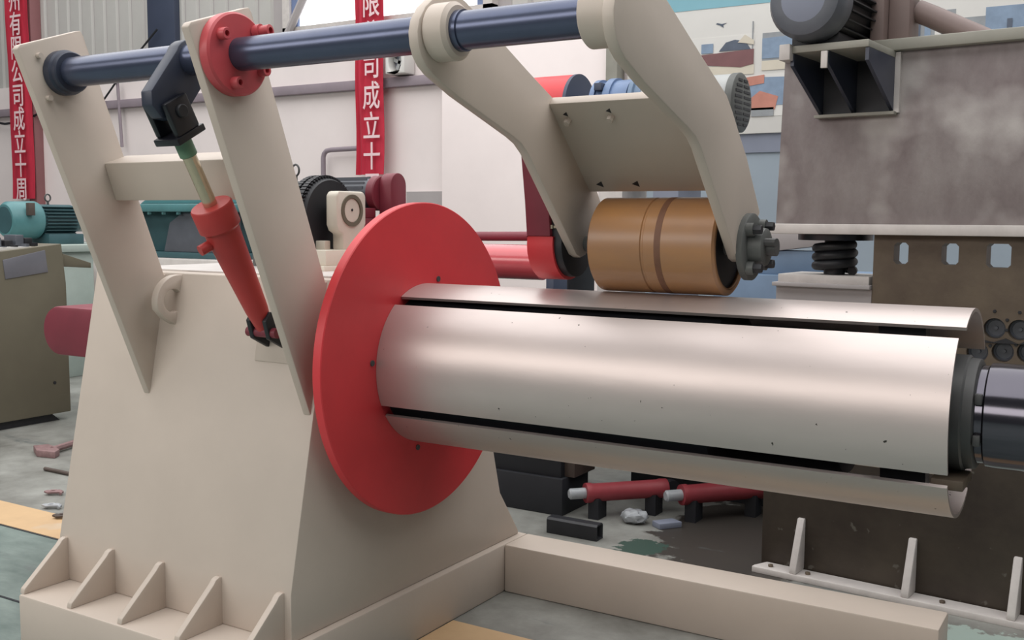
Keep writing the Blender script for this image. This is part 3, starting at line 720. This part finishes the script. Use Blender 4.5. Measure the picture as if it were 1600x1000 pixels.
# spring mount
b = B(); cyl(b, (0.243, 0.13, 1.478), (0.243, 0.13, 1.505), 0.158, seg=40); spg = obj('spring_cap', b, 'blackgloss', st)
pts = []
for i in range(3*24+1):
    a = i/24*2*math.pi; pts.append((0.243+0.078*math.cos(a), 0.13+0.078*math.sin(a), 1.345 + 0.115*i/72))
b = B(); pipe(b, pts, 0.020, 12); obj('coil_spring', b, 'black', spg)
b = B(); cyl(b, (0.243, 0.13, 1.33), (0.243, 0.13, 1.48), 0.045, seg=24); obj('guide_rod', b, 'black', spg)
b = B(); box(b, 0.03, 0.43, 0.02, 0.30, 1.29, 1.328, 0.003); obj('spring_seat', b, 'edge', spg)
b = B(); box(b, 0.01, 0.44, 0.0, 0.32, 1.275, 1.292, 0.003); box(b, 0.02, 0.44, 0.03, 0.30, 0.88, 1.275); obj('seat_block', b, 'greywall', spg)
# bracket for the motor
b = B(); box(b, 0.20, 0.515, -0.36, 0.0, 2.218, 2.246, 0.003); br = obj('motor_bracket', b, 'olive', ch)
for u in (0.205, 0.345, 0.50):
    b = B(); prism(b, [(0.0, 2.218), (-0.35, 2.218), (-0.35, 2.17), (-0.005, 2.0), (0.0, 2.0)], 'X', u, u+0.014); obj('gusset', b, 'navydark', br)  # gussets coloured dark for the shade inside the bracket
b = B(); box(b, 0.215, 0.50, -0.008, 0.0, 2.004, 2.218); obj('bracket_shade', b, 'dark', br)  # added dark sheet standing in for deep shadow behind the gussets
b = B(); box(b, 0.195, 0.525, -0.05, 0.0, 1.992, 2.004); obj('bracket_foot', b, 'olive', br)
b = B(); box(b, 0.512, 0.535, -0.02, 0.0, 2.0, 2.24); obj('bracket_edge', b, 'edge', br)
b = B(); box(b, 0.17, 0.215, -0.385, -0.30, 2.19, 2.252, 0.004); obj('bracket_clamp', b, 'edge', br)
b = B(); box(b, 0.335, 0.36, -0.372, -0.36, 2.15, 2.215, 0.002); obj('bracket_tab', b, 'edge', br)
# motor: axis along the depth direction
mc = (0.275, 0, 2.412); b = B()
lathe(b, (mc[0], -0.42, mc[2]), (0, 1, 0), [(0, 0.06), (0.0, 0.105), (0.012, 0.135), (0.04, 0.150), (0.13, 0.152), (0.14, 0.145)], 40)
mo = obj('motor_fan_cover', b, 'motorgrey', st)
b = B(); lathe(b, (mc[0], -0.421, mc[2]), (0, 1, 0), [(0, 0.0001), (0.0, 0.085), (0.004, 0.095)], 32, cap=False); obj('fan_grille', b, 'slate', mo)
b = B(); lathe(b, (mc[0], -0.29, mc[2]), (0, 1, 0), [(0, 0.13), (0.36, 0.13), (0.37, 0.15), (0.40, 0.15)], 40)
for i in range(26):
    a = i*2*math.pi/26; ca, sa = math.cos(a), math.sin(a)
    r = bmesh.ops.create_cube(b, size=1); bmesh.ops.scale(b, verts=r['verts'], vec=(0.03, 0.35, 0.006)); bmesh.ops.translate(b, verts=r['verts'], vec=(0.138, 0, 0))
    bmesh.ops.rotate(b, verts=r['verts'], cent=(0, 0, 0), matrix=Matrix.Rotation(-a, 3, 'Y')); bmesh.ops.translate(b, verts=r['verts'], vec=(mc[0], -0.11, mc[2]))
obj('motor_housing', b, 'black', mo)
b = B(); box(b, 0.18, 0.37, -0.28, 0.05, 2.246, 2.30, 0.004); obj('motor_foot', b, 'black', mo)
b = B(); box(b, 0.455, 0.54, 0.06, 0.20, 2.29, 2.75, 0.006); box(b, 0.40, 0.455, 0.0, 0.16, 2.29, 2.75, 0.006); obj('gear_column', b, 'tan', st)
b = B(); pipe(b, [(0.54, 0.16, 2.43), (0.60, 0.16, 2.40), (0.86, 0.16, 2.26)], 0.045, 16); obj('drive_tube', b, 'tan', st)

# ================================================================== BACKGROUND MACHINERY
# overhead drive train on its stand
dt = thing('drive_train', 'red drum with blue couplings and grey fan motor beyond the roller arms', 'machine', (-0.9, 3.6, 0))
ZD = 2.335
b = B(); cyl(b, (-1.66, 3.6, ZD), (-1.31, 3.6, ZD), 0.235, seg=48); dr = obj('red_drum', b, 'red', dt)
b = B(); cyl(b, (-1.31, 3.6, ZD), (-1.285, 3.6, ZD), 0.237, seg=48); obj('drum_end', b, 'navypanel', dr)
b = B(); lathe(b, (-1.285, 3.6, ZD), (1, 0, 0), [(0, 0.06), (0.13, 0.06), (0.13, 0.15), (0.15, 0.16), (0.15, 0.185), (0.185, 0.185), (0.185, 0.165), (0.25, 0.165), (0.25, 0.19), (0.30, 0.19), (0.30, 0.175), (0.42, 0.175)], 40); cpn = obj('coupling', b, 'blue', dt)
b = B(); box(b, -1.095, -1.04, 3.42, 3.50, 2.43, 2.48, 0.004); obj('coupling_cover', b, 'navypanel', cpn)
b = B(); lathe(b, (-0.86, 3.6, ZD), (1, 0, 0), [(0, 0.15), (0.02, 0.205), (0.05, 0.205), (0.055, 0.185), (0.10, 0.18)], 40); obj('brake_disc', b, 'bluebed', dt)
b = B(); lathe(b, (-0.77, 3.6, ZD-0.02), (1, 0, 0), [(0, 0.12), (0.01, 0.185), (0.50, 0.185), (0.60, 0.185)], 44); fm = obj('fan_motor', b, 'fangrey', dt)
b = B(); lathe(b, (-0.171, 3.6, ZD-0.02), (1, 0, 0), [(0, 0.190), (0.045, 0.190), (0.055, 0.175), (0.058, 0.0001)], 44, cap=False); fg = obj('fan_cover', b, 'darkgrey', fm)
for i in range(9):
    z = ZD - 0.02 - 0.14 + i*0.035; hw = math.sqrt(max(0.17**2 - (z-ZD+0.02)**2, 0.001))*0.88
    b = B(); box(b, -0.117, -0.111, 3.6-hw, 3.6-0.015, z-0.008, z+0.008); box(b, -0.117, -0.111, 3.6+0.015, 3.6+hw, z-0.008, z+0.008); obj('grille_slot', b, 'black', fg)
b = B(); box(b, -1.62, -0.25, 3.35, 3.85, 2.02, 2.10, 0.01); box(b, -1.3, -0.9, 3.4, 3.8, 2.1, 2.3); box(b, -0.75, -0.35, 3.45, 3.75, 2.1, 2.25); sd = obj('stand_deck', b, 'cream2', dt)
for x in (-1.35, -0.95, -0.55):
    b = B(); box(b, x-0.09, x+0.09, 3.4, 3.8, 0, 2.02, 0.006); obj('stand_leg', b, ('dark', 'edge', 'slate')[[-1.35, -0.95, -0.55].index(x)], dt)

# blue bed behind the spring
bb_ = thing('blue_machine_bed', 'blue machine bed with grey sloping beam behind the coil spring', 'machine', (0.55, 2.9, 0))
b = B(); box(b, 0.09, 1.15, 2.6, 3.3, 0.0, 1.27, 0.01); obj('bed', b, 'bluebed', bb_)
b = B(); prism(b, [(0.10, 1.36), (0.10, 1.50), (0.75, 1.56), (0.75, 1.44), (0.45, 1.40)], 'Y', 2.62, 2.80, 0.004); obj('sloping_beam', b, 'greywall', bb_)
b = B(); box(b, 0.12, 0.70, 2.64, 2.78, 1.27, 1.40, 0.004); obj('beam_base', b, 'bluebed', bb_)

# red roll behind the mandrel
rr = thing('feed_roll_unit', 'dark steel feed unit with a glossy red roll behind the mandrel', 'machine', (-1.1, 2.1, 0))
M['redgloss'] = mat('red_gloss_roll', (206, 84, 92), 0.2, var=0.1, scale=4, coat=0.6)
b = B(); cyl(b, (-2.6, 2.2, 1.315), (-0.78, 2.2, 1.315), 0.10, seg=44); roll = obj('roll_body', b, 'redgloss', rr)
b = B(); cyl(b, (-0.78, 2.2, 1.315), (-0.66, 2.2, 1.315), 0.03, seg=20); obj('journal', b, 'edge', roll)
b = B(); pipe(b, [(-2.6, 2.35, 1.44), (-0.9, 2.35, 1.462)], 0.028, 14); obj('tie_bar', b, 'maroon', rr)
b = B(); box(b, -0.93, -0.72, 2.30, 2.40, 1.40, 1.52, 0.005); obj('tie_bracket', b, 'maroon', rr)
b = B(); box(b, -0.715, -0.665, 2.12, 2.28, 1.0, 1.30, 0.004); obj('bearing_stand', b, 'navypanel', rr)
b = B(); box(b, -2.4, -2.3, 2.1, 2.4, 0.0, 1.25); box(b, -0.72, -0.66, 2.12, 2.28, 0.0, 1.02); box(b, -2.4, -0.66, 2.12, 2.28, 0.0, 0.12); obj('frame', b, 'dark', rr)

# dark machine frame under the mandrel, plus added shade pieces
df = rr
b = B(); box(b, -1.7, -0.42, 1.78, 1.95, 0.19, 1.08, 0.006); obj('front_panel', b, 'dark', df)
b = B(); box(b, -1.72, -0.40, 1.76, 2.06, 0.0, 0.20, 0.006); obj('plinth', b, 'dark', df)
b = B(); box(b, -1.7, 0.55, 2.05, 2.56, 0.62, 0.98, 0.01); obj('shade_slab', b, 'dark', df)  # added slab, hidden behind the mandrel, that shades the floor below
b = B(); box(b, -0.36, 0.55, 2.53, 2.56, 0.0, 0.62); obj('shade_backing', b, 'dark', df)  # added dark sheet that darkens the background behind the red cylinders
b = B(); box(b, -0.44, -0.36, 1.82, 2.06, 0.2, 1.08, 0.004); obj('corner_post', b, 'darkbrown', df)

# hydraulic cylinders lying on the floor
def lying(label, a, b_, r, foot):
    a = Vector(a); b_ = Vector(b_); d = (b_-a).normalized(); h = (b_-a).length
    t = thing('hydraulic_cylinder', label, 'cylinder', (a.x, a.y, 0), group='red hydraulic cylinders under the mandrel')
    bm = B(); lathe(bm, a, d, [(0, r*0.6), (0, r*1.08), (0.03, r*1.1), (0.04, r), (h-0.05, r), (h-0.04, r*1.08), (h, r*1.05)], 28); ob = obj('barrel', bm, 'shadedred', t)
    bm = B(); cyl(bm, a - d*0.09, a + d*0.02, r*0.6, seg=20, bev=0.008); obj('rod_end', bm, 'foil', t)
    s = d.cross(Vector((0, 0, 1))).normalized()
    for q in (0.15, 0.85):
        pnt = a + d*h*q
        bm = B(); box(bm, pnt.x-0.03, pnt.x+0.03, pnt.y-r, pnt.y+r, 0.0, pnt.z-r*0.5); obj('cradle', bm, 'dark', t)
    bm = B(); e = a + d*(h+0.03); lathe(bm, e - s*0.025, s, [(0, r*0.9), (0.05, r*0.9)], 20); obj('eye', bm, 'dark', t)
    return t
lying('red hydraulic cylinder with pale rod end lying left under the mandrel', (-0.285, 1.80, 0.135), (0.03, 2.13, 0.135), 0.048, 0)
lying('red hydraulic cylinder half hidden to the right under the mandrel', (0.16, 2.02, 0.14), (0.49, 2.40, 0.14), 0.050, 0)
# steel channel offcut
b = B(); prism(b, [(1.47, 0.0), (1.54, 0.0), (1.54, 0.07), (1.53, 0.08), (1.48, 0.08), (1.47, 0.07)], 'X', -0.33, -0.05, 0.004, holes=[[(1.478, 0.008), (1.532, 0.008), (1.532, 0.072), (1.478, 0.072)]], angle=60)
tag(obj('channel_offcut', b, 'black', None), 'short black hollow steel section on the floor behind the beam', 'offcut')
b = B(); prism(b, [(0.07, 1.86), (0.13, 1.82), (0.21, 1.92), (0.14, 1.96)], 'Z', 0.0, 0.03, 0.004)
tag(obj('steel_plate_offcut', b, 'slate', None), 'flat grey steel plate on the floor between the red cylinders', 'plate')
b = B(); bmesh.ops.create_icosphere(b, subdivisions=3, radius=0.8)
for v in b.verts:
    n = 1 + 0.28*math.sin(v.co.x*7+1)*math.sin(v.co.y*9)*math.sin(v.co.z*5+2); v.co = Vector((-0.03 + v.co.x*0.09*n, 1.86 + v.co.y*0.07*n, max(0.0, 0.035 + v.co.z*0.045*n)))
tag(obj('plastic_wrap', b, 'foil', None), 'crumpled clear plastic wrap on the floor under the red cylinder', 'wrap')

# control desk
cd = thing('control_desk', 'olive beige control desk with blank grey plate at the left edge', 'desk', (-5.3, 1.6, 0))
desk_prof = [(0.2, 0.06), (2.065, 0.06), (2.06, 1.05), (2.03, 1.355), (1.40, 1.295), (0.2, 1.18)]
b = B(); prism(b, desk_prof, 'X', -5.7, -4.9, 0.008); obj('cabinet', b, 'desk', cd)
b = B(); prism(b, [(0.24, 0.0), (1.99, 0.0), (1.92, 0.062), (0.24, 0.062)], 'X', -5.65, -4.94); obj('toe_recess', b, 'black', cd)
b = B(); prism(b, [(1.56, 1.105), (1.905, 1.145), (1.885, 1.31), (1.545, 1.245)], 'X', -4.905, -4.893, 0.003); obj('name_plate', b, 'plate_blank', cd)
b = B(); prism(b, [(2.05, 1.18), (2.30, 1.16), (2.30, 1.20), (2.05, 1.28)], 'X', -5.3, -4.92, 0.005); obj('side_bracket', b, 'desk', cd)
for i, y in enumerate((1.52, 1.61, 1.70, 1.79, 1.86)):
    zt = 1.295 + (y-1.40)*0.095
    b = B(); box(b, -5.2, -5.05, y-0.035, y+0.03, zt-0.01, zt+0.06+0.03*(i % 2), 0.005); box(b, -5.02, -4.96, y-0.012, y+0.012, zt-0.01, zt+0.025); obj('switch_block', b, ('black', 'motorgrey')[i % 2], cd)
b = B(); box(b, -5.35, -4.95, 1.50, 1.95, 1.31, 1.335); obj('panel_sheet', b, 'board', cd)
b = B(); cyl(b, (-4.90, 1.93, 0.30), (-4.895, 1.93, 0.30), 0.012, seg=12); obj('knockout', b, 'black', cd)

# teal motor on its stand: its axis runs into the depth of the hall
tm = thing('teal_electric_motor', 'teal finned electric motor behind the control desk', 'motor', (-7.2, 3.05, 1.29), math.radians(88), local=True)
b = B(); lathe(b, (0.0, 0, 0.235), (1, 0, 0), [(0, 0.125), (0.0, 0.150), (0.035, 0.178), (0.30, 0.185), (0.32, 0.175)], 40); fc = obj('fan_cover', b, 'teal', tm)
b = B(); lathe(b, (-0.004, 0, 0.235), (1, 0, 0), [(0, 0.0001), (0.0, 0.128), (0.01, 0.130)], 36, cap=False); obj('fan_grille', b, 'tealdark', fc)
b = B(); lathe(b, (0.31, 0, 0.235), (1, 0, 0), [(0, 0.155), (0.38, 0.155), (0.40, 0.13), (0.50, 0.10), (0.62, 0.10)], 40); obj('housing', b, 'tealdark', tm)
for i in range(9):
    z = 0.105 + i*0.0325; hw = math.sqrt(max(0.172**2-(z-0.235)**2, 0.0004))
    b = B(); box(b, 0.34, 0.68, -hw-0.012, hw+0.012, z-0.004, z+0.004); obj('cooling_fin', b, 'tealdark', tm)
b = B(); cyl(b, (0.74, 0, 0.235), (0.90, 0, 0.235), 0.115, seg=28); obj('output_flange', b, 'fangrey', tm)
b = B(); pipe(b, [(0.46+0.03*math.cos(a*0.393), 0, 0.455+0.035*math.sin(a*0.393)) for a in range(17)], 0.008, 8); cyl(b, (0.46, 0, 0.385), (0.46, 0, 0.425), 0.012, seg=8); obj('eye_bolt', b, 'steelin', tm)
b = B(); box(b, 0.34, 0.72, -0.19, 0.19, 0.0, 0.10, 0.006); obj('foot', b, 'tealdark', tm)
b = B(); box(b, 0.12, 0.18, -0.23, -0.17, 0.28, 0.40, 0.004); obj('terminal_box', b, 'darkbrown', tm)
b = B(); pipe(b, [(0.72, -0.06, 0.50), (0.75, -0.06, 0.44), (0.80, -0.06, 0.40), (0.85, -0.06, 0.33)], 0.035, 10); obj('cable_gland', b, 'darkgrey', tm)
ms = thing('motor_stand', 'pale green steel stand carrying the teal motor', 'stand', (-7.2, 3.9, 0))
b = B(); box(b, -7.75, -6.70, 2.85, 4.75, 1.22, 1.29, 0.008); obj('top', b, 'palegreen', ms)
b = B(); box(b, -7.70, -6.75, 2.90, 4.70, 0.0, 1.22, 0.008); obj('cabinet', b, 'palegreen', ms)
b = B(); box(b, -6.74, -6.0, 3.9, 4.6, 0.0, 1.12, 0.01); obj('side_unit', b, 'palegreen', ms)

# teal gearbox seen between the posts
tg = thing('teal_gearbox', 'dark teal gearbox with flanged lid seen between the two posts', 'gearbox', (-4.1, 2.7, 0))
b = B(); box(b, -4.75, -3.45, 2.40, 3.10, 1.255, 1.30, 0.006); obj('base_plate', b, 'tealdark', tg)
b = B(); prism(b, [(-4.62, 1.30), (-3.55, 1.30), (-3.55, 1.60), (-4.70, 1.60)], 'Y', 2.50, 3.0, 0.01); obj('case', b, 'tealdark', tg)
b = B(); box(b, -4.78, -3.40, 2.36, 3.12, 1.60, 1.66, 0.012); ld = obj('lid_flange', b, 'teal', tg)
b = B(); prism(b, [(-4.6, 1.66), (-3.5, 1.66), (-3.6, 1.78), (-4.3, 1.80)], 'Y', 2.5, 3.0, 0.02); obj('lid', b, 'teal', tg)
b = B(); prism(b, [(-4.22, 1.30), (-3.50, 1.30), (-3.50, 1.60), (-4.0, 1.60), (-4.15, 1.52)], 'Y', 2.42, 2.52, 0.008); obj('bearing_cover', b, 'motorgrey', tg)
for i in range(8):
    b = B(); hexbolt(b, (-4.65+i*0.16, 2.39, 1.60), (0, 0, -1), 0.018, 0.02); obj('bolt', b, 'teal', ld)
b = B(); box(b, -4.9, -3.3, 2.3, 3.2, 0.0, 1.255, 0.01); obj('pedestal', b, 'edge', tg)

# floor litter at the left
b = B(); prism(b, [(-4.10, 1.20), (-3.95, 1.12), (-3.80, 1.15), (-3.85, 1.22), (-3.95, 1.26), (-4.05, 1.28)], 'Z', 0.0, 0.045, 0.006); pipe(b, [(-3.93, 1.22, 0.03), (-4.0, 1.45, 0.03), (-4.15, 1.6, 0.03)], 0.022, 8)
tag(obj('cast_bracket_scrap', b, 'scrap', None), 'pinkish cast bracket lying on the floor by the desk', 'scrap')
b = B(); cyl(b, (-3.57, 0.92, 0.012), (-3.30, 0.92, 0.012), 0.012, seg=10)
tag(obj('steel_rod', b, 'darkbrown', None), 'short dark steel rod on the floor beside the decoiler box', 'rod')
for i, (x, y, lab) in enumerate(((-3.02, 0.60, 'dark swarf curl on the floor nearest the steel rod'), (-2.78, 0.42, 'pale swarf curl on the floor at the yellow line edge'), (-2.56, 0.33, 'small dark swarf curl lying on the yellow line'))):
    b = B(); pipe(b, [(x+0.05*math.cos(a*0.7)*(1-a*0.03), y+0.03*math.sin(a*0.9), 0.012+0.006*abs(math.sin(a))) for a in range(16)], 0.008, 6)
    tag(obj('swarf_curl', b, ('scrap', 'foil', 'darkbrown')[i], None), lab, 'swarf', 'swarf curls by the box')
